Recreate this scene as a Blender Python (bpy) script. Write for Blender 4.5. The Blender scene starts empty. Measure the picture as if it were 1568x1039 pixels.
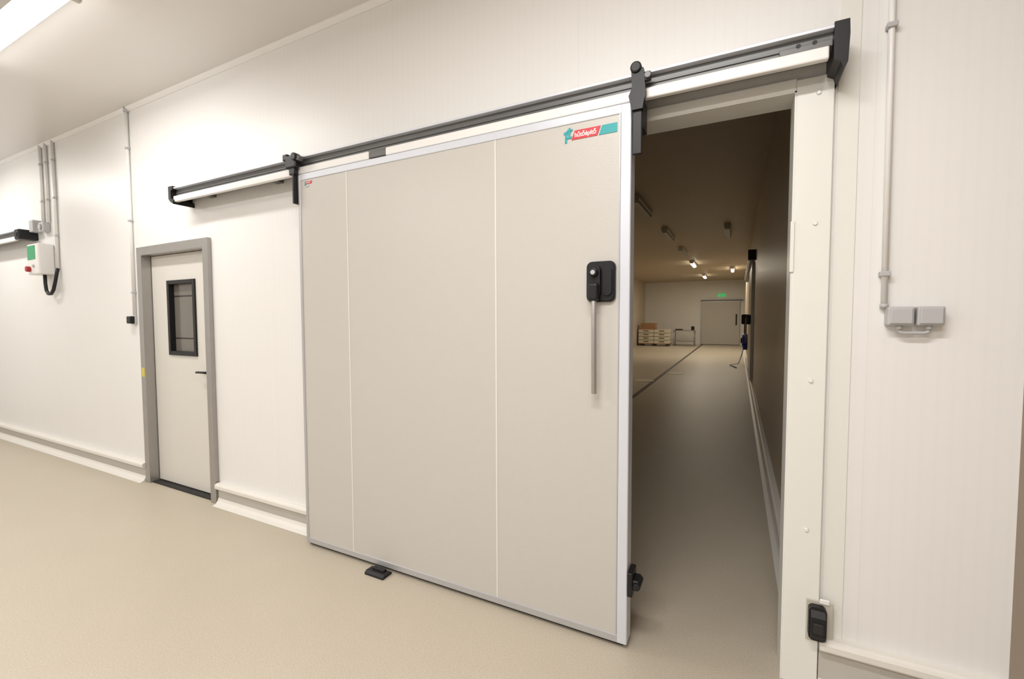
import bpy, bmesh
from math import *
from mathutils import Matrix, Vector
sc=bpy.context.scene
sc.view_settings.view_transform='Standard'
sc.view_settings.exposure=0.0

# ---------------------------------------------------------------- materials
def s2l(c): return tuple(((v/255)/12.92 if v/255<=.04045 else ((v/255+.055)/1.055)**2.4) for v in c)
MATS={}
def mat(name,rgb,rough=.5,metal=0,bump=0,bscale=60,var=0,vscale=3,emis=0,spec=.5,emcol=None):
    if name in MATS: return MATS[name]
    m=bpy.data.materials.new(name);m.use_nodes=True
    nt=m.node_tree;b=nt.nodes['Principled BSDF']
    col=(*s2l(rgb),1)
    b.inputs['Base Color'].default_value=col
    b.inputs['Roughness'].default_value=rough
    b.inputs['Metallic'].default_value=metal
    b.inputs['Specular IOR Level'].default_value=spec
    tc=nt.nodes.new('ShaderNodeTexCoord')
    n=nt.nodes.new('ShaderNodeTexNoise');n.inputs['Scale'].default_value=vscale;n.inputs['Detail'].default_value=4
    nt.links.new(tc.outputs['Object'],n.inputs['Vector'])
    r=nt.nodes.new('ShaderNodeMapRange');r.inputs[3].default_value=1-var;r.inputs[4].default_value=1+var
    nt.links.new(n.outputs['Fac'],r.inputs[0])
    mx=nt.nodes.new('ShaderNodeVectorMath');mx.operation='SCALE';mx.inputs[0].default_value=col[:3]
    nt.links.new(r.outputs[0],mx.inputs['Scale']);nt.links.new(mx.outputs[0],b.inputs['Base Color'])
    if bump:
        n2=nt.nodes.new('ShaderNodeTexNoise');n2.inputs['Scale'].default_value=bscale;n2.inputs['Detail'].default_value=3
        nt.links.new(tc.outputs['Object'],n2.inputs['Vector'])
        bp=nt.nodes.new('ShaderNodeBump');bp.inputs['Strength'].default_value=bump;bp.inputs['Distance'].default_value=.004
        nt.links.new(n2.outputs['Fac'],bp.inputs['Height']);nt.links.new(bp.outputs[0],b.inputs['Normal'])
    if emis:
        b.inputs['Emission Color'].default_value=(*(s2l(emcol) if emcol else col[:3]),1);b.inputs['Emission Strength'].default_value=emis
    m['mul']=mx.name;MATS[name]=m
    return m
def panel_mat(name,rgb,axis,pitch,off,rough=.4,rib=.05,jdark=.82,ribamt=.018):
    """sandwich-panel sheet: fine vertical micro ribs + joint lines every `pitch` m"""
    m=mat(name,rgb,rough,0,.05,25,.01,1.2);nt=m.node_tree;b=nt.nodes['Principled BSDF']
    mul=nt.nodes[m['mul']]
    tc=nt.nodes.new('ShaderNodeTexCoord');sp=nt.nodes.new('ShaderNodeSeparateXYZ')
    nt.links.new(tc.outputs['Object'],sp.inputs[0])
    def mth(op,a,bv=None,cv=None):
        n=nt.nodes.new('ShaderNodeMath');n.operation=op
        for i,v in enumerate((a,bv,cv)):
            if v is None: continue
            if isinstance(v,(int,float)): n.inputs[i].default_value=v
            else: nt.links.new(v,n.inputs[i])
        return n.outputs[0]
    x=sp.outputs[axis]
    xs=mth('ADD',x,100.0-off)
    j=mth('LESS_THAN',mth('FRACT',mth('DIVIDE',xs,pitch)),.004/pitch)
    jf=mth('SUBTRACT',1.0,mth('MULTIPLY',j,1-jdark))
    rb=mth('SINE',mth('MULTIPLY',x,2*pi/rib))
    rf=mth('ADD',1.0,mth('MULTIPLY',mth('GREATER_THAN',rb,.6),-ribamt))
    f=mth('MULTIPLY',jf,rf)
    mx=nt.nodes.new('ShaderNodeVectorMath');mx.operation='SCALE'
    nt.links.new(mul.outputs[0],mx.inputs[0]);nt.links.new(f,mx.inputs['Scale'])
    nt.links.new(mx.outputs[0],b.inputs['Base Color'])
    return m

WALL=panel_mat('wall_panel_white',(232,231,229),0,1.15,.39,jdark=.95,ribamt=.010,rib=.04)
WALLIN=panel_mat('wall_panel_inner_dim',(200,186,166),1,1.1,.3,rough=.4,rib=.1,jdark=.6,ribamt=.03)  # white panels in low light, the dimness put into a darker brown
CEIL=panel_mat('ceiling_panel',(226,223,220),0,1.15,.0,rough=.3,jdark=.95,ribamt=.002)
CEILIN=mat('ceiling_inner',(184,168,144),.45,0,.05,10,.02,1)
FLOOR=mat('floor_resin',(190,180,163),.40,0,.25,220,.035,2.2)
# speckle on the floor
nt=FLOOR.node_tree;b=nt.nodes['Principled BSDF'];mul=nt.nodes[FLOOR['mul']]
tc=nt.nodes.new('ShaderNodeTexCoord');n=nt.nodes.new('ShaderNodeTexNoise');n.inputs['Scale'].default_value=150
n.inputs['Detail'].default_value=3;nt.links.new(tc.outputs['Object'],n.inputs['Vector'])
r=nt.nodes.new('ShaderNodeMapRange');r.inputs[1].default_value=.3;r.inputs[2].default_value=.7;r.inputs[3].default_value=.88;r.inputs[4].default_value=1.10
nt.links.new(n.outputs['Fac'],r.inputs[0])
mx=nt.nodes.new('ShaderNodeVectorMath');mx.operation='SCALE'
nt.links.new(mul.outputs[0],mx.inputs[0]);nt.links.new(r.outputs[0],mx.inputs['Scale']);nt.links.new(mx.outputs[0],b.inputs['Base Color'])

DOORP=mat('door_panel_cream',(196,193,187),.38,0,.12,140,.008,2)
JOINT=mat('door_joint',(222,220,214),.4)
ALU=mat('aluminium_profile',(186,186,188),.35,.35,.03,80,.02,8)
ALUL=mat('aluminium_light',(212,216,225),.35,.15,.03,80,.01,8)
STEEL=mat('brushed_steel',(168,165,162),.30,.6,.06,120,.06,9)
RAILD=mat('rail_dark_anodised',(104,104,104),.4,.2,.03,90,.03,6)
WHITE=mat('white_coated',(234,233,231),.35,0,.02,60,.008,5)
FRAMEW=mat('pvc_frame_white',(230,230,225),.35,0,.02,60,.008,4)
CURB=mat('curb_white',(226,223,216),.4,0,.04,50,.02,4)
CURBG=mat('curb_grey',(188,184,177),.5,0,.04,50,.03,4)
BLACK=mat('black_plastic',(26,26,28),.42,0,.05,150,.08,20,spec=.35)
RUBBER=mat('black_rubber',(38,36,35),.7,0,.05,100,.08,20)
GREYB=mat('grey_box_plastic',(182,182,183),.5,0,.02,80,.02,10)
LEAF=mat('door_leaf_grey',(214,211,204),.4,0,.05,120,.008,3)
GLASS=mat('window_glass_dim',(112,107,100),.12,0,0,60,.12,2.5)
TEAL=mat('teal_print',(30,160,165),.45);RED=mat('red_print',(205,45,58),.45)
GREEN=mat('green_print',(60,160,110),.45);YEL=mat('yellow_tag',(205,190,90),.5)
REDK=mat('red_knob',(170,40,40),.4)
BLUE=mat('blue_plastic',(25,45,120),.4)
WOOD=mat('orange_wood',(160,116,76),.6,0,.1,30,.15,12)
CRATE=mat('crate_offwhite',(216,210,194),.5,0,.02,30,.03,6)
DARKF=mat('drain_dark',(60,50,40),.5,.2,.1,40,.1,20)
PALED=mat('floor_disc_pale',(222,212,190),.4,0,.05,60,.03,6)
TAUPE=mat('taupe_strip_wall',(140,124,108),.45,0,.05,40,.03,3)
PLATE=mat('catch_plate_cream',(196,190,180),.4,.1)
TUBE=mat('lamp_tube_lit',(255,252,248),.4,emis=13)
TUBEW=mat('lamp_diffuser_lit',(255,244,222),.4,emis=16)
DIFF=mat('lamp_diffuser_off',(150,145,135),.3)
LAMPH=mat('lamp_housing',(205,202,196),.4)
EXIT=mat('exit_sign_green',(40,170,90),.4,emis=.8)

# ---------------------------------------------------------------- mesh builder
class B:
    def __init__(s,name): s.name=name;s.bm=bmesh.new();s.m=[]
    def mi(s,m):
        if m not in s.m: s.m.append(m)
        return s.m.index(m)
    def box(s,x0,x1,y0,y1,z0,z1,m,bev=0,seg=2,rot=None):
        bev=min(bev,.45*min(x1-x0,y1-y0,z1-z0))
        r=bmesh.ops.create_cube(s.bm,size=1)
        vs=r['verts'];c=Vector(((x0+x1)/2,(y0+y1)/2,(z0+z1)/2))
        for v in vs: v.co=Vector((v.co.x*(x1-x0),v.co.y*(y1-y0),v.co.z*(z1-z0)))
        if rot:
            for v in vs: v.co=rot@v.co
        for v in vs: v.co+=c
        fs={f for v in vs for f in v.link_faces};i=s.mi(m)
        for f in fs: f.material_index=i
        if bev:
            es=list({e for v in vs for e in v.link_edges})
            bmesh.ops.bevel(s.bm,geom=es,offset=bev,segments=seg,affect='EDGES',profile=.5,material=i)
        return s
    def cyl(s,p0,p1,r0,m,r1=None,seg=28,bev=0):
        p0=Vector(p0);p1=Vector(p1);d=p1-p0;r1=r0 if r1 is None else r1
        q=d.to_track_quat('Z','Y').to_matrix().to_4x4()
        M=Matrix.Translation((p0+p1)/2)@q
        r=bmesh.ops.create_cone(s.bm,cap_ends=True,segments=seg,radius1=r0,radius2=r1,depth=d.length,matrix=M)
        i=s.mi(m);fs={f for v in r['verts'] for f in v.link_faces}
        for f in fs:
            f.material_index=i
            if len(f.verts)==4: f.smooth=True
        if bev:
            es=list({e for f in fs if len(f.verts)>4 for e in f.edges})
            bmesh.ops.bevel(s.bm,geom=es,offset=bev,segments=2,affect='EDGES',profile=.5,material=i)
        return s
    def prism(s,prof,axis,a,b,m,smooth=False):
        """prof: 2-D outline in the two other axes, extruded a..b along axis"""
        def P(u,v,w):
            return {'x':(w,u,v),'y':(u,w,v),'z':(u,v,w)}[axis]
        A=[s.bm.verts.new(P(u,v,a)) for u,v in prof];Bv=[s.bm.verts.new(P(u,v,b)) for u,v in prof]
        i=s.mi(m);n=len(prof);fs=[s.bm.faces.new(A),s.bm.faces.new(Bv[::-1])]
        for k in range(n):
            f=s.bm.faces.new((A[k],A[(k+1)%n],Bv[(k+1)%n],Bv[k]));f.smooth=False;fs.append(f)
        for f in fs: f.material_index=i
        return s
    def tube(s,pts,r,m,seg=12):
        pts=[Vector(p) for p in pts];rings=[];i=s.mi(m);n=len(pts)
        up=Vector((0,1,0))
        for k,p in enumerate(pts):
            t=(pts[min(k+1,n-1)]-pts[max(k-1,0)]).normalized()
            a=t.cross(up)
            if a.length<.1: a=t.cross(Vector((1,0,0)))
            a.normalize();c=t.cross(a).normalized()
            rings.append([s.bm.verts.new(p+r*(cos(2*pi*j/seg)*a+sin(2*pi*j/seg)*c)) for j in range(seg)])
        for k in range(n-1):
            for j in range(seg):
                f=s.bm.faces.new((rings[k][j],rings[k][(j+1)%seg],rings[k+1][(j+1)%seg],rings[k+1][j]));f.smooth=True;f.material_index=i
        for R in (rings[0],rings[-1]): s.bm.faces.new(R).material_index=i
        return s
    def done(s,parent=None):
        bmesh.ops.recalc_face_normals(s.bm,faces=s.bm.faces)
        me=bpy.data.meshes.new(s.name);s.bm.to_mesh(me);s.bm.free()
        for m in s.m: me.materials.append(m)
        o=bpy.data.objects.new(s.name,me);sc.collection.objects.link(o)
        if parent: o.parent=parent
        return o
def rrect(x0,x1,z0,z1,r,n=6):
    out=[]
    for cx,cz,a0 in ((x1-r,z1-r,0),(x0+r,z1-r,90),(x0+r,z0+r,180),(x1-r,z0+r,270)):
        for k in range(n+1):
            a=radians(a0+90*k/n);out.append((cx+r*cos(a),cz+r*sin(a)))
    return out
def text(name,body,size,loc,m,parent,sx=1,ext=.0004,off=0):
    c=bpy.data.curves.new(name,'FONT');c.body=body;c.size=size;c.extrude=ext;c.offset=off;c.materials.append(m)
    o=bpy.data.objects.new(name,c);sc.collection.objects.link(o)
    o.rotation_euler=(pi/2,0,0);o.location=loc;o.scale=(sx,1,1);o.parent=parent
    return o

# ---------------------------------------------------------------- room shell
CH=3.41; XL=-10.0; XR=.868; YB=-5.5; T=.12
OX0,OX1,OZ=-1.70,.19,2.385
DX0,DX1,DZ=-4.79,-3.83,2.08
w=B('wall_back')
w.box(XL,DX0,0,T,0,3.7,WALL).box(DX0,DX1,0,T,DZ,3.7,WALL).box(DX1,OX0,0,T,0,3.7,WALL).box(OX0,OX1,0,T,OZ,3.7,WALL).box(OX1,XR+.1,0,T,0,3.7,WALL)
w.done()
B('wall_right').box(XR,XR+.1,YB,0,0,CH+.1,TAUPE).done()
B('wall_left').box(XL-.1,XL,YB,0,0,CH+.1,WALL).done()
B('wall_front').box(XL,XR,YB-.1,YB,0,CH+.1,WALL).done()
B('ceiling').box(XL,XR,YB,0,CH,CH+.1,CEIL).done()
B('floor').box(XL-.2,XR+.3,YB-.2,25.3,-.1,0,FLOOR).done()
# inner cold store
IX0,IX1,IY,IC=-4.9,.30,25.0,3.55
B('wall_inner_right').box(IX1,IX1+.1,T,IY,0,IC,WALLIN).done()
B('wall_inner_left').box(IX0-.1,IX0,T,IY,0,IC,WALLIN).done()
B('wall_inner_far').box(IX0,IX1,IY,IY+.1,0,IC,WALL).done()
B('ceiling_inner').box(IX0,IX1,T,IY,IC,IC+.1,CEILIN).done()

# small trim along the ceiling corner
B('trim_1').prism([(0,CH),(-.03,CH),(-.03,CH-.006),(-.006,CH-.03),(0,CH-.03)],'x',XL,XR,WHITE).done()
# wall joint flashing right of the frame
B('trim_2').box(.325,.392,-.004,0,.0,CH-.03,FRAMEW,.001,1).done()

# baseboards -----------------------------------------------------------------
def base_profile(dz=0):
    top=[(0,.175+dz),(-.035,.175+dz),(-.046,.17+dz),(-.052,.16+dz),(-.052,.138+dz),(-.046,.13+dz),(-.02,.126+dz),(0,.126+dz)]
    mid=[(0,.126+dz),(-.022,.126+dz),(-.022,.05),(0,.05)]
    low=[(0,.052),(-.024,.052),(-.032,.03),(-.046,.012),(-.075,.001),(0,.001)]
    return top,mid,low
def baseboard(name,a,b,dz=0):
    t,m,l=base_profile(dz);o=B(name)
    o.prism(t,'x',a,b,CURB).prism(m,'x',a,b,CURBG).prism(l,'x',a,b,CURB);return o.done()
baseboard('baseboard_back_left',XL,-4.87)
baseboard('baseboard_back_mid',-3.74,-1.83)
baseboard('baseboard_back_right',.315,XR-.001,.05)
o=B('baseboard_inner')
t,m_,l=base_profile()
for prof,mm in ((t,CURB),(m_,CURBG),(l,CURB)):
    o.prism([(IX1+u,z) for u,z in prof],'y',T+.02,IY,mm)
o.done()

# ---------------------------------------------------------------- sliding door
door=bpy.data.objects.new('door_1',None);sc.collection.objects.link(door)
f=B('frame')
FO=.312
f.box(OX1,FO,-.022,0,0,2.425,FRAMEW,.003)
f.box(OX0-.12,OX0,-.022,0,0,2.425,FRAMEW,.003)
f.box(OX0,OX1,-.022,0,OZ,2.432,FRAMEW,.003)
f.box(OX1-.006,OX1,-.02,T+.01,0,OZ,FRAMEW)
f.box(OX0,OX0+.006,-.02,T+.01,0,OZ,FRAMEW)
f.box(OX0,OX1,-.02,T+.01,OZ-.006,OZ,FRAMEW)
for z in (2.36,1.865,1.25,.65):
    f.cyl((.262,-.021,z),(.262,-.029,z),.009,WHITE,.006,seg=20)
f.box(OX1-.010,OX1+.004,-.028,-.01,1.68,1.88,FRAMEW,.002)
f.done(door)
X0,X1,YF,YK,Z0,Z1=-2.53,-.42,-.15,-.07,.022,2.42
d=B('panel')
d.box(X0+.02,X1-.04,YF+.002,YK,Z0+.03,Z1-.03,DOORP,.001,1)
d.box(X1-.046,X1,YF-.004,YK-.002,Z0,Z1,ALUL,.006,3)           # right profile
d.box(X1-.052,X1-.046,YF-.002,YK-.004,Z0+.03,Z1-.03,ALU,.001,1)
d.box(X0,X0+.022,YF-.004,YK-.002,Z0,Z1,ALU,.005,3)           # left profile
d.box(X0+.02,X1-.04,YF-.003,YK-.002,Z0,Z0+.036,ALU,.004,2)      # bottom
d.box(X0+.02,X1-.04,YF-.003,YK-.002,Z1-.04,Z1,ALUL,.004,2)    # top
for x in (-2.105,-1.087):
    d.box(x-.004,x+.004,YF+.0005,YF+.01,Z0+.036,Z1-.04,JOINT)
d.done(door)
d=B('rubber_seal')
d.box(X0+.01,X1-.02,YF+.015,YK-.01,Z0-.018,Z0+.002,RUBBER,.003)
d.box(X1-.06,X1-.012,YK,YK+.04,Z0,Z1-.03,RUBBER,.008)
d.box(X0+.02,X0+.07,YK,YK+.04,Z0,Z1-.03,RUBBER,.008)
d.done(door)
# handle
h=B('handle')
h.prism(rrect(-.612,-.482,1.572,1.752,.026),'y',YF-.012,YF+.004,BLACK)
h.prism(rrect(-.606,-.488,1.578,1.746,.024),'y',YF-.02,YF-.01,BLACK)
h.prism(rrect(-.600,-.542,1.585,1.735,.026),'y',YF-.045,YF-.015,BLACK,True)  # boss
h.prism(rrect(-.532,-.494,1.60,1.72,.018),'y',YF-.032,YF-.018,BLACK,True)    # grip rim
h.cyl((-.568,YF-.02,1.70),(-.568,YF-.066,1.70),.022,BLACK,.018,bev=.004)
h.box(-.59,-.545,YF-.072,YF-.03,1.575,1.655,BLACK,.012,3)
h.cyl((-.566,YF-.052,1.62),(-.563,YF-.052,1.165),.0115,STEEL,bev=.002)
h.cyl((-.568,YF-.066,1.70),(-.568,YF-.068,1.70),.010,GREYB)
h.done(door)
# stickers
s=B('logo_sticker')
def quad(pts,m,dy=0): s.prism(pts,'y',YF-.0006-dy,YF+.003,m)
quad([(-.690,2.308),(-.570,2.308),(-.555,2.348),(-.675,2.348)],RED)
quad([(-.563,2.308),(-.482,2.308),(-.482,2.348),(-.548,2.348)],TEAL)
for i,(a,b_,c,e) in enumerate(((-.722,-.712,2.298,2.35),(-.712,-.695,2.336,2.346),(-.722,-.690,2.316,2.325),(-.706,-.697,2.316,2.364),(-.728,-.716,2.338,2.348),(-.712,-.704,2.348,2.358),(-.695,-.686,2.348,2.356))):
    quad([(a,c),(b_,c),(b_+.002,e),(a+.002,e)],TEAL,.00015*i)
quad([(-2.462,2.352),(-2.408,2.352),(-2.402,2.368),(-2.456,2.368)],RED)
quad([(-2.47,2.345),(-2.462,2.345),(-2.458,2.37),(-2.466,2.37)],TEAL,.0002)
quad([(-2.462,2.335),(-2.43,2.335),(-2.43,2.343),(-2.462,2.343)],GREYB)
s.done(door)
text('logo_text','hűtőépítő',.029,(-.675,YF-.0012,2.318),WHITE,door,.84,off=.0006)
text('logo_text_small','hűtőépítő',.013,(-2.455,YF-.0012,2.356),WHITE,door,.72)

# hangers (carriers)
c=B('carriage_hangers')
def hanger(x,zb,wd):
    c.box(x-wd/2,x+wd/2,YF-.022,YF-.012+.004,zb,2.46,BLACK,.004)          # strap
    c.prism([(x-wd*.5,2.46),(x-wd*.85,2.43),(x-wd*.5,2.37),(x+wd*.6,2.37),(x+wd*.9,2.44),(x+wd*.65,2.535),(x-wd*.6,2.535)],'y',YF-.035,YF-.01,BLACK)
    c.cyl((x-wd*.1,YF-.045,2.54),(x-wd*.1,YF-.005,2.54),.023,BLACK,bev=.006)
    c.box(x+wd*.5,x+wd*1.4,YF-.032,YF-.012,2.478,2.518,BLACK,.006)
    c.cyl((x+wd*1.1,YF-.040,2.50),(x+wd*1.1,YF-.03,2.50),.014,RAILD,bev=.003)
hanger(-.393,2.19,.040)
c.box(-.418,-.37,YF-.01,YK,2.30,2.42,BLACK,.003)
c.done(door)
c=B('carriage_hanger_rear')
c.box(-2.548,-2.532,YF-.03,YK,2.235,2.46,BLACK,.003)
c.box(-2.60,-2.50,YF-.04,YF-.006,2.455,2.535,BLACK,.01,3)
c.box(-2.63,-2.585,YF-.036,YF-.006,2.51,2.552,BLACK,.008,3)
c.cyl((-2.505,YF-.055,2.518),(-2.505,YF-.01,2.518),.024,BLACK,bev=.005)
c.cyl((-2.475,YF-.045,2.508),(-2.475,YF-.01,2.508),.016,RAILD,bev=.004)
c.box(-2.575,-2.52,YF-.032,YF-.006,2.415,2.47,BLACK,.006)
c.done(door)
c=B('edge_roller')
c.box(X1+.0005,X1+.024,YF-.012,YK,.255,.365,BLACK,.005,3)
c.box(X1+.02,X1+.050,YF-.004,YK-.01,.285,.332,BLACK,.007,3)
c.cyl((X1+.042,YF-.012,.308),(X1+.042,YK-.006,.308),.016,BLACK,bev=.003)
c.done(door)

# rail --------------------------------------------------------------------
RX0,RX1=-3.99,.30
def rail(o,x0,x1,dz,gap=True):
    o.box(x0,x1,-.150,-.0,2.524+dz,2.536+dz,ALUL,.002,2)
    o.box(x0,x1,-.122,-.02,2.468+dz,2.525+dz,RAILD,.003,2)
    o.box(x0,x1,-.128,-.12,2.490+dz,2.496+dz,RAILD,.001,1)
r=B('rail')
rail(r,RX0,RX1,0)
for a,b_ in ((RX0,-1.93),(-1.80,.275)): r.box(a,b_,-.146,-.118,2.424,2.470,WHITE,.006,3)
r.box(-1.93,-1.80,-.140,-.110,2.430,2.464,RAILD,.004,2)
r.box(.12,.285,-.142,-.10,2.468,2.492,RAILD,.003,2)
for x in (.18,.23): r.cyl((x,-.1425,2.492),(x,-.12,2.492),.008,BLACK)
for x in (-3.7,-2.9,-2.2,-1.3): r.box(x-.03,x+.03,-.11,0,2.455,2.52,RAILD)
r.prism([(.286,2.540),(.330,2.540),(.332,2.49),(.328,2.395),(.316,2.37),(.306,2.40),(.286,2.412)],'y',-.158,-.0,BLACK)
r.prism([(-4.035,2.545),(-3.975,2.545),(-3.975,2.52),(-4.0,2.51),(-4.0,2.45),(-3.972,2.44),(-3.972,2.405),(-4.01,2.425),(-4.035,2.45)],'y',-.158,0,BLACK)
r.done(door)
r=B('sliding_door_rail')
rail(r,-9.6,-7.13,-.04)
r.box(-9.6,-7.2,-.146,-.118,2.382,2.430,WHITE,.006,3)
r.box(-7.18,-7.06,-.16,0,2.39,2.50,BLACK,.012,3)
r.cyl((-7.12,-.165,2.45),(-7.12,-.12,2.45),.03,BLACK)
r.done()

# floor guide
g=B('door_floor_guide')
g.prism([(-.235,.001),(-.160,.001),(-.160,.012),(-.175,.020),(-.222,.022),(-.235,.012)],'x',-1.93,-1.79,BLACK)
g.box(-1.905,-1.815,-.20,-.172,.016,.032,BLACK,.005,2)
g.done()

# latch plate on right jamb
k=B('door_catch')
k.box(.268,.358,-.030,-.0225,.204,.372,PLATE,.003)
k.prism(rrect(.274,.334,.222,.358,.018),'y',-.056,-.029,BLACK)
k.prism([(-.056,.345),(-.074,.325),(-.078,.255),(-.070,.235),(-.056,.228)],'x',.280,.328,BLACK)
k.box(.286,.322,-.082,-.060,.262,.305,RUBBER,.005,3)
k.box(.312,.345,-.036,-.028,.364,.384,WHITE,.004)
k.done()

# ---------------------------------------------------------------- small hinged door
dd=bpy.data.objects.new('door_2',None);sc.collection.objects.link(dd)
q=B('frame')
q.box(-4.862,-4.785,-.032,.0,0,2.15,STEEL,.004)
q.box(-3.835,-3.762,-.032,.0,0,2.15,STEEL,.004)
q.box(-4.785,-3.835,-.032,.0,2.075,2.15,STEEL,.004)
q.box(-4.79,-4.784,-.03,T,0,2.078,STEEL);q.box(-3.836,-3.83,-.03,T,0,2.078,STEEL);q.box(-4.785,-3.835,-.03,T,2.072,2.078,STEEL)
q.box(-4.845,-4.795,-.034,-.031,.98,1.06,YEL)
q.box(-4.784,-3.836,-.01,.11,.0,.012,RUBBER)
q.done(dd)
q=B('leaf')
lx0,lx1,ly0,ly1,lz0,lz1=-4.775,-3.842,.045,.095,.022,2.068
wx0,wx1,wz0,wz1=-4.515,-4.085,1.185,1.842
q.box(lx0,wx0,ly0,ly1,lz0,lz1,LEAF);q.box(wx1,lx1,ly0,ly1,lz0,lz1,LEAF)
q.box(wx0,wx1,ly0,ly1,lz0,wz0,LEAF);q.box(wx0,wx1,ly0,ly1,wz1,lz1,LEAF)
q.box(lx0,lx1,ly0+.01,ly1-.01,.012,.03,RUBBER)
q.box(lx0-.006,lx0+.002,ly0+.01,ly1,.02,2.07,RUBBER);q.box(lx1-.002,lx1+.006,ly0+.01,ly1,.02,2.07,RUBBER)
q.box(lx0,lx1,ly0+.01,ly1,2.066,2.073,RUBBER)
q.done(dd)
q=B('door_window')
fw=.035
q.box(wx0,wx0+fw,ly0-.014,ly1,wz0,wz1,BLACK,.003);q.box(wx1-fw,wx1,ly0-.014,ly1,wz0,wz1,BLACK,.003)
q.box(wx0+fw,wx1-fw,ly0-.014,ly1,wz0,wz0+fw,BLACK,.003);q.box(wx0+fw,wx1-fw,ly0-.014,ly1,wz1-fw,wz1,BLACK,.003)
q.box(wx0+fw,wx1-fw,ly1-.02,ly1-.01,wz0+fw,wz1-fw,GLASS)
q.box(wx0+fw,wx1-fw,ly1-.024,ly1-.018,1.70,1.708,BLACK)
q.box(wx0+fw,wx1-fw,ly1-.024,ly1-.018,1.33,1.338,BLACK)
q.done(dd)
q=B('lever_handle')
q.prism(rrect(-3.915,-3.875,.90,1.12,.018),'y',ly0-.008,ly0+.002,STEEL)
q.cyl((-3.895,ly0,1.06),(-3.895,ly0-.055,1.06),.010,BLACK)
q.tube([(-3.888,ly0-.052,1.06),(-3.92,ly0-.056,1.061),(-3.98,ly0-.054,1.06),(-4.03,ly0-.048,1.056)],.0095,BLACK)
q.cyl((-3.895,ly0,.95),(-3.895,ly0-.014,.95),.012,BLACK)
q.box(-3.872,-3.838,ly0-.02,ly0+.01,.94,1.075,BLACK,.004)
q.done(dd)

# ---------------------------------------------------------------- conduits & boxes
def clips(o,x,zs,r=.011):
    for z in zs: o.box(x-r-.006,x+r+.006,-.032,0,z-.009,z+.009,GREYB,.003)
o=B('wall_conduit');o.cyl((-4.97,-.016,1.54),(-4.97,-.016,CH-.001),.013,WHITE)
clips(o,-4.97,(1.75,2.4,3.05),.013);o.cyl((-4.97,-.016,CH-.04),(-4.97,-.016,CH-.001),.02,GREYB);o.done()
o=B('light_switch');o.box(-5.04,-4.96,-.02,0,1.455,1.535,GREYB,.006);o.box(-5.038,-4.962,-.055,-.018,1.462,1.53,BLACK,.008);o.done()
o=B('wall_conduit');o.cyl((.484,-.014,1.54),(.472,-.014,CH-.001),.010,WHITE)
clips(o,.482,(1.66,),.010);clips(o,.477,(2.55,),.010)
o.cyl((.484,-.014,1.535),(.484,-.014,1.55),.013,GREYB);o.done()
o=B('socket_box')
for a in (.484,.567):
    o.box(a+.004,a+.08,-.050,0,1.470,1.538,GREYB,.006,3);o.box(a+.010,a+.074,-.056,-.046,1.476,1.532,GREYB,.004,3)
    o.cyl((a+.042,-.03,1.472),(a+.042,-.03,1.455),.010,GREYB)
o.tube([(.526,-.03,1.458),(.528,-.03,1.448),(.538,-.03,1.443),(.598,-.03,1.443),(.607,-.03,1.448),(.609,-.03,1.458)],.006,GREYB)
o.done()
o=B('wall_conduit')
o.cyl((-6.86,-.016,2.56),(-6.86,-.016,CH-.001),.014,WHITE);clips(o,-6.86,(2.8,3.2),.014)
o.cyl((-6.72,-.016,2.56),(-6.72,-.016,CH-.001),.014,WHITE);clips(o,-6.72,(2.8,3.2),.014)
o.cyl((-6.54,-.016,2.05),(-6.54,-.016,CH-.001),.014,WHITE);clips(o,-6.54,(2.4,2.8,3.2),.014);o.done()
o=B('junction_box')
o.box(-7.04,-6.94,-.08,0,2.47,2.60,GREYB,.008);o.box(-6.86,-6.73,-.06,0,2.46,2.56,GREYB,.008)
o.cyl((-6.795,-.06,2.51),(-6.795,-.075,2.51),.03,GREYB)
o.tube([(-6.95,-.03,2.56),(-6.90,-.03,2.56),(-6.85,-.03,2.53)],.008,GREYB)
o.done()
o=B('door_control_unit')
o.box(-6.96,-6.66,-.13,-.001,1.99,2.32,WHITE,.015,3)
o.box(-6.94,-6.74,-.133,-.128,2.15,2.30,GREEN,.001,1)
o.cyl((-6.89,-.13,2.05),(-6.89,-.165,2.05),.03,REDK,bev=.004)
o.cyl((-6.79,-.13,2.08),(-6.79,-.14,2.08),.015,GREYB)
pts=[(-6.78,-.05,1.995),(-6.78,-.05,1.9),(-6.76,-.05,1.82),(-6.71,-.05,1.78),(-6.64,-.05,1.78),(-6.58,-.05,1.82),(-6.545,-.045,1.9),(-6.54,-.03,2.0),(-6.54,-.02,2.05)]
o.tube(pts,.016,BLACK)
o.done()

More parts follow.
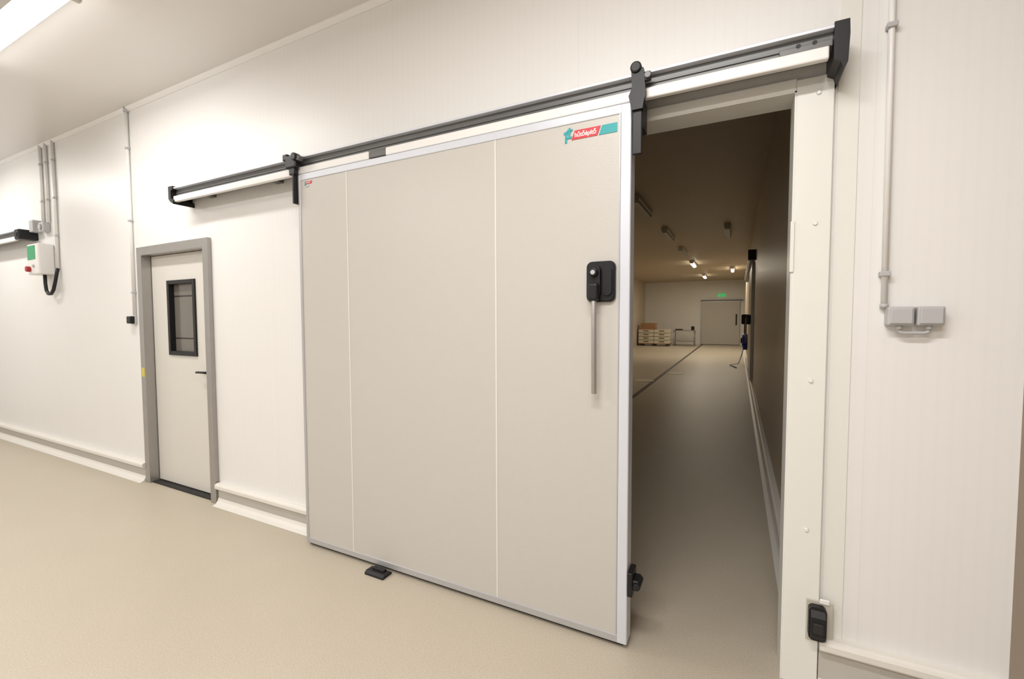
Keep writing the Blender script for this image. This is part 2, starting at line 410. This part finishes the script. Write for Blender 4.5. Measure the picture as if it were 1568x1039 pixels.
# ---------------------------------------------------------------- inner store contents
o=B('floor_drain');o.box(-1.79,-1.71,3.0,IY-.02,.001,.004,DARKF);o.done()
o=B('floor_disc')
for x,yy in ((-1.97,8.8),(-1.5,10.6)): o.cyl((x,yy,.001),(x,yy,.006),.22,PALED,seg=40)  # flat pale discs, lighter than the floor
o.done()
def lamp(x,yy,lit,L=.65):
    o=B('ceiling_lamp');z=IC-.03
    o.prism([(x-.07,z+.03),(x-.07,z-.03),(x-.05,z-.045),(x+.05,z-.045),(x+.07,z-.03),(x+.07,z+.03)],'y',yy-L,yy+L,LAMPH)
    o.prism([(x-.055,z-.045),(x-.045,z-.09),(x+.045,z-.09),(x+.055,z-.045)],'y',yy-L+.02,yy+L-.02,TUBEW if lit else DIFF)
    o.box(x-.06,x+.06,yy-L-.01,yy-L+.015,z-.08,z+.03,LAMPH,.01)
    o.box(x-.06,x+.06,yy+L-.015,yy+L+.01,z-.08,z+.03,LAMPH,.01)
    o.done()
    if lit:
        a=bpy.data.lights.new('lamp_light','AREA');a.shape='RECTANGLE';a.size=.2;a.size_y=1.2;a.energy=42*lit;a.color=(1,.90,.72)
        p=bpy.data.objects.new('lamp_light',a);p.location=(x,yy,z-.1);sc.collection.objects.link(p)
for x,yy,l in ((-1.57,6.2,0),(-1.52,9.2,0),(-.24,9.4,0),(-1.51,12.3,0),(-1.51,15.8,1),(-.23,18.5,1),(-1.46,21.3,1),(-4.0,9.0,.3)): lamp(x,yy,l)  # last lamp is unseen, added behind the door to brighten the near store
# far sliding door, exit sign
o=B('door_3')
o.box(-1.80,.10,IY-.10,IY-.02,.03,2.38,DOORP,.005);o.box(-1.83,-1.79,IY-.11,IY-.02,.02,2.40,ALU)
o.box(-1.80,.12,IY-.11,IY-.02,2.36,2.42,ALU);o.box(-1.85,.25,IY-.12,IY,2.44,2.48,RAILD)
o.box(-.10,-.04,IY-.16,IY-.1,1.1,1.7,BLACK,.01);o.done()
o=B('exit_sign');o.box(-.98,-.62,IY-.06,IY,2.66,2.82,EXIT,.005);o.box(-.86,-.80,IY-.064,IY-.058,2.69,2.79,WHITE);o.box(-.76,-.68,IY-.064,IY-.058,2.72,2.76,WHITE);o.done()
# crate stack
o=B('crate_stack')
cx0,cx1,cy0,cy1=-4.80,-3.2,22.6,23.4
for i in range(4):
    z=.14+i*.19
    for (a,b_) in ((cx0,(cx0+cx1)/2-.01),((cx0+cx1)/2+.01,cx1)):
        o.box(a,b_,cy0,cy1,z,z+.17,CRATE,.012,2)
        o.box(a+.02,b_-.02,cy0-.012,cy0+.01,z+.145,z+.17,CRATE,.004)
        o.box(a+.26,b_-.26,cy0-.006,cy0+.02,z+.07,z+.11,DARKF)
for a in (cx0+.05,(cx0+cx1)/2-.1,cx1-.2): o.box(a,a+.14,cy0+.02,cy1-.02,.001,.12,DARKF)
o.box(cx0,cx1,cy0,cy1,.11,.14,WOOD)
o.done()
o=B('wooden_crate')
a,b_=-4.72,-3.95;z=.891
o.box(a,b_,22.7,23.3,z,z+.03,WOOD)
for i in range(3):
    o.box(a,b_,22.7,22.73,z+.03+i*.105,z+.115+i*.105,WOOD,.004);o.box(a,b_,23.27,23.3,z+.03+i*.105,z+.115+i*.105,WOOD,.004)
    o.box(a,a+.03,22.73,23.27,z+.03+i*.105,z+.115+i*.105,WOOD);o.box(b_-.03,b_,22.73,23.27,z+.03+i*.105,z+.115+i*.105,WOOD)
o.done()
o=B('steel_table')
a,b_=-3.1,-2.0;c0,c1=23.2,23.9
o.box(a,b_,c0,c1,.80,.84,STEEL,.005);o.box(a+.05,b_-.05,c0+.05,c1-.05,.22,.25,STEEL)
for x in (a+.05,b_-.05):
    for yy in (c0+.05,c1-.05): o.cyl((x,yy,0.001),(x,yy,.8),.02,STEEL)
o.box(a+.1,a+.45,c0+.1,c1-.1,.84,.90,DARKF,.01);o.box(b_-.2,b_-.05,c0+.1,c0+.4,.84,1.05,BLACK,.02);o.done()
# sliding door on the inner right wall
dr=bpy.data.objects.new('door_4',None);sc.collection.objects.link(dr)
o=B('rail')
o.box(IX1-.12,IX1,8.0,15.0,2.76,2.80,ALU);o.box(IX1-.10,IX1,8.0,15.0,2.70,2.76,RAILD);o.box(IX1-.14,IX1,7.9,8.05,2.64,2.84,BLACK,.01);o.done(dr)
o=B('panel')
o.box(IX1-.055,IX1-.001,8.35,10.6,.2,2.62,WALLIN,.004);o.box(IX1-.058,IX1-.001,8.32,8.36,.2,2.64,ALU,.003)
o.done(dr)
o=B('handle')
o.box(IX1-.13,IX1-.055,8.42,8.62,1.36,1.56,BLACK,.015,3);o.cyl((IX1-.14,8.5,1.5),(IX1-.14,8.5,1.0),.014,STEEL);o.done(dr)
o=B('blue_hose_reel')
o.cyl((IX1-.16,14.5,.75),(IX1-.001,14.5,.75),.22,BLUE,bev=.02);o.cyl((IX1-.2,14.5,.75),(IX1-.1,14.5,.75),.1,BLACK,bev=.01)
o.box(IX1-.14,IX1-.001,14.3,14.7,.45,.6,BLUE,.01);o.tube([(IX1-.1,14.3,.6),(IX1-.16,14.1,.3),(IX1-.25,13.9,.03),(IX1-.5,13.4,.02),(IX1-.3,12.6,.02)],.012,BLUE);o.done()
o=B('wall_telephone_box');o.box(IX1-.2,IX1-.001,13.0,13.3,1.3,1.6,BLACK,.03,3);o.cyl((IX1-.1,13.15,1.31),(IX1-.1,13.15,1.0),.02,BLACK);o.done()

# ---------------------------------------------------------------- corridor lamps
def fixture(x0,x1,yc,en):
    o=B('ceiling_lamp')
    o.prism([(yc-.09,CH-.001),(yc-.075,CH-.05),(yc+.075,CH-.05),(yc+.09,CH-.001)],'x',x0,x1,LAMPH)
    pr=[(yc+.07*cos(a),CH-.05-.055*sin(a)) for a in [radians(t) for t in range(0,181,15)]]
    o.prism(pr,'x',x0+.03,x1-.03,TUBE,True)
    o.box(x0-.004,x0+.035,yc-.08,yc+.08,CH-.112,CH-.001,LAMPH,.008);o.box(x1-.035,x1+.004,yc-.08,yc+.08,CH-.112,CH-.001,LAMPH,.008)
    o.done()
    a=bpy.data.lights.new('lamp_light','AREA');a.shape='RECTANGLE';a.size=x1-x0-.1;a.size_y=.14;a.energy=en*.95;a.color=(1,.972,.945)
    p=bpy.data.objects.new('lamp_light',a);p.location=((x0+x1)/2,yc,CH-.115);sc.collection.objects.link(p)
fixture(-5.0,-3.36,-.96,24)
fixture(-8.6,-7.05,-.96,27)
fixture(-1.2,.35,-1.9,56)
fixture(-5.0,-3.45,-3.6,48)
fixture(-1.2,.35,-3.8,62)
fixture(-8.6,-7.05,-3.6,40)

wd=bpy.data.worlds.new('World');sc.world=wd;wd.use_nodes=True
wd.node_tree.nodes['Background'].inputs[0].default_value=(.8,.75,.7,1);wd.node_tree.nodes['Background'].inputs[1].default_value=.05

# ---------------------------------------------------------------- camera
th,pt,ro=.4687,.0474,-.003
F=Vector((-sin(th)*cos(pt),cos(th)*cos(pt),-sin(pt)));R0=Vector((cos(th),sin(th),0));U0=R0.cross(F)
R=cos(ro)*R0+sin(ro)*U0;U=-sin(ro)*R0+cos(ro)*U0
cd=bpy.data.cameras.new('camera');cd.sensor_width=36;cd.lens=682/1568*36;cd.clip_start=.05
cam=bpy.data.objects.new('camera',cd);sc.collection.objects.link(cam)
cam.matrix_world=Matrix(((R.x,U.x,-F.x,0),(R.y,U.y,-F.y,-2.118),(R.z,U.z,-F.z,1.5),(0,0,0,1)))
sc.camera=cam
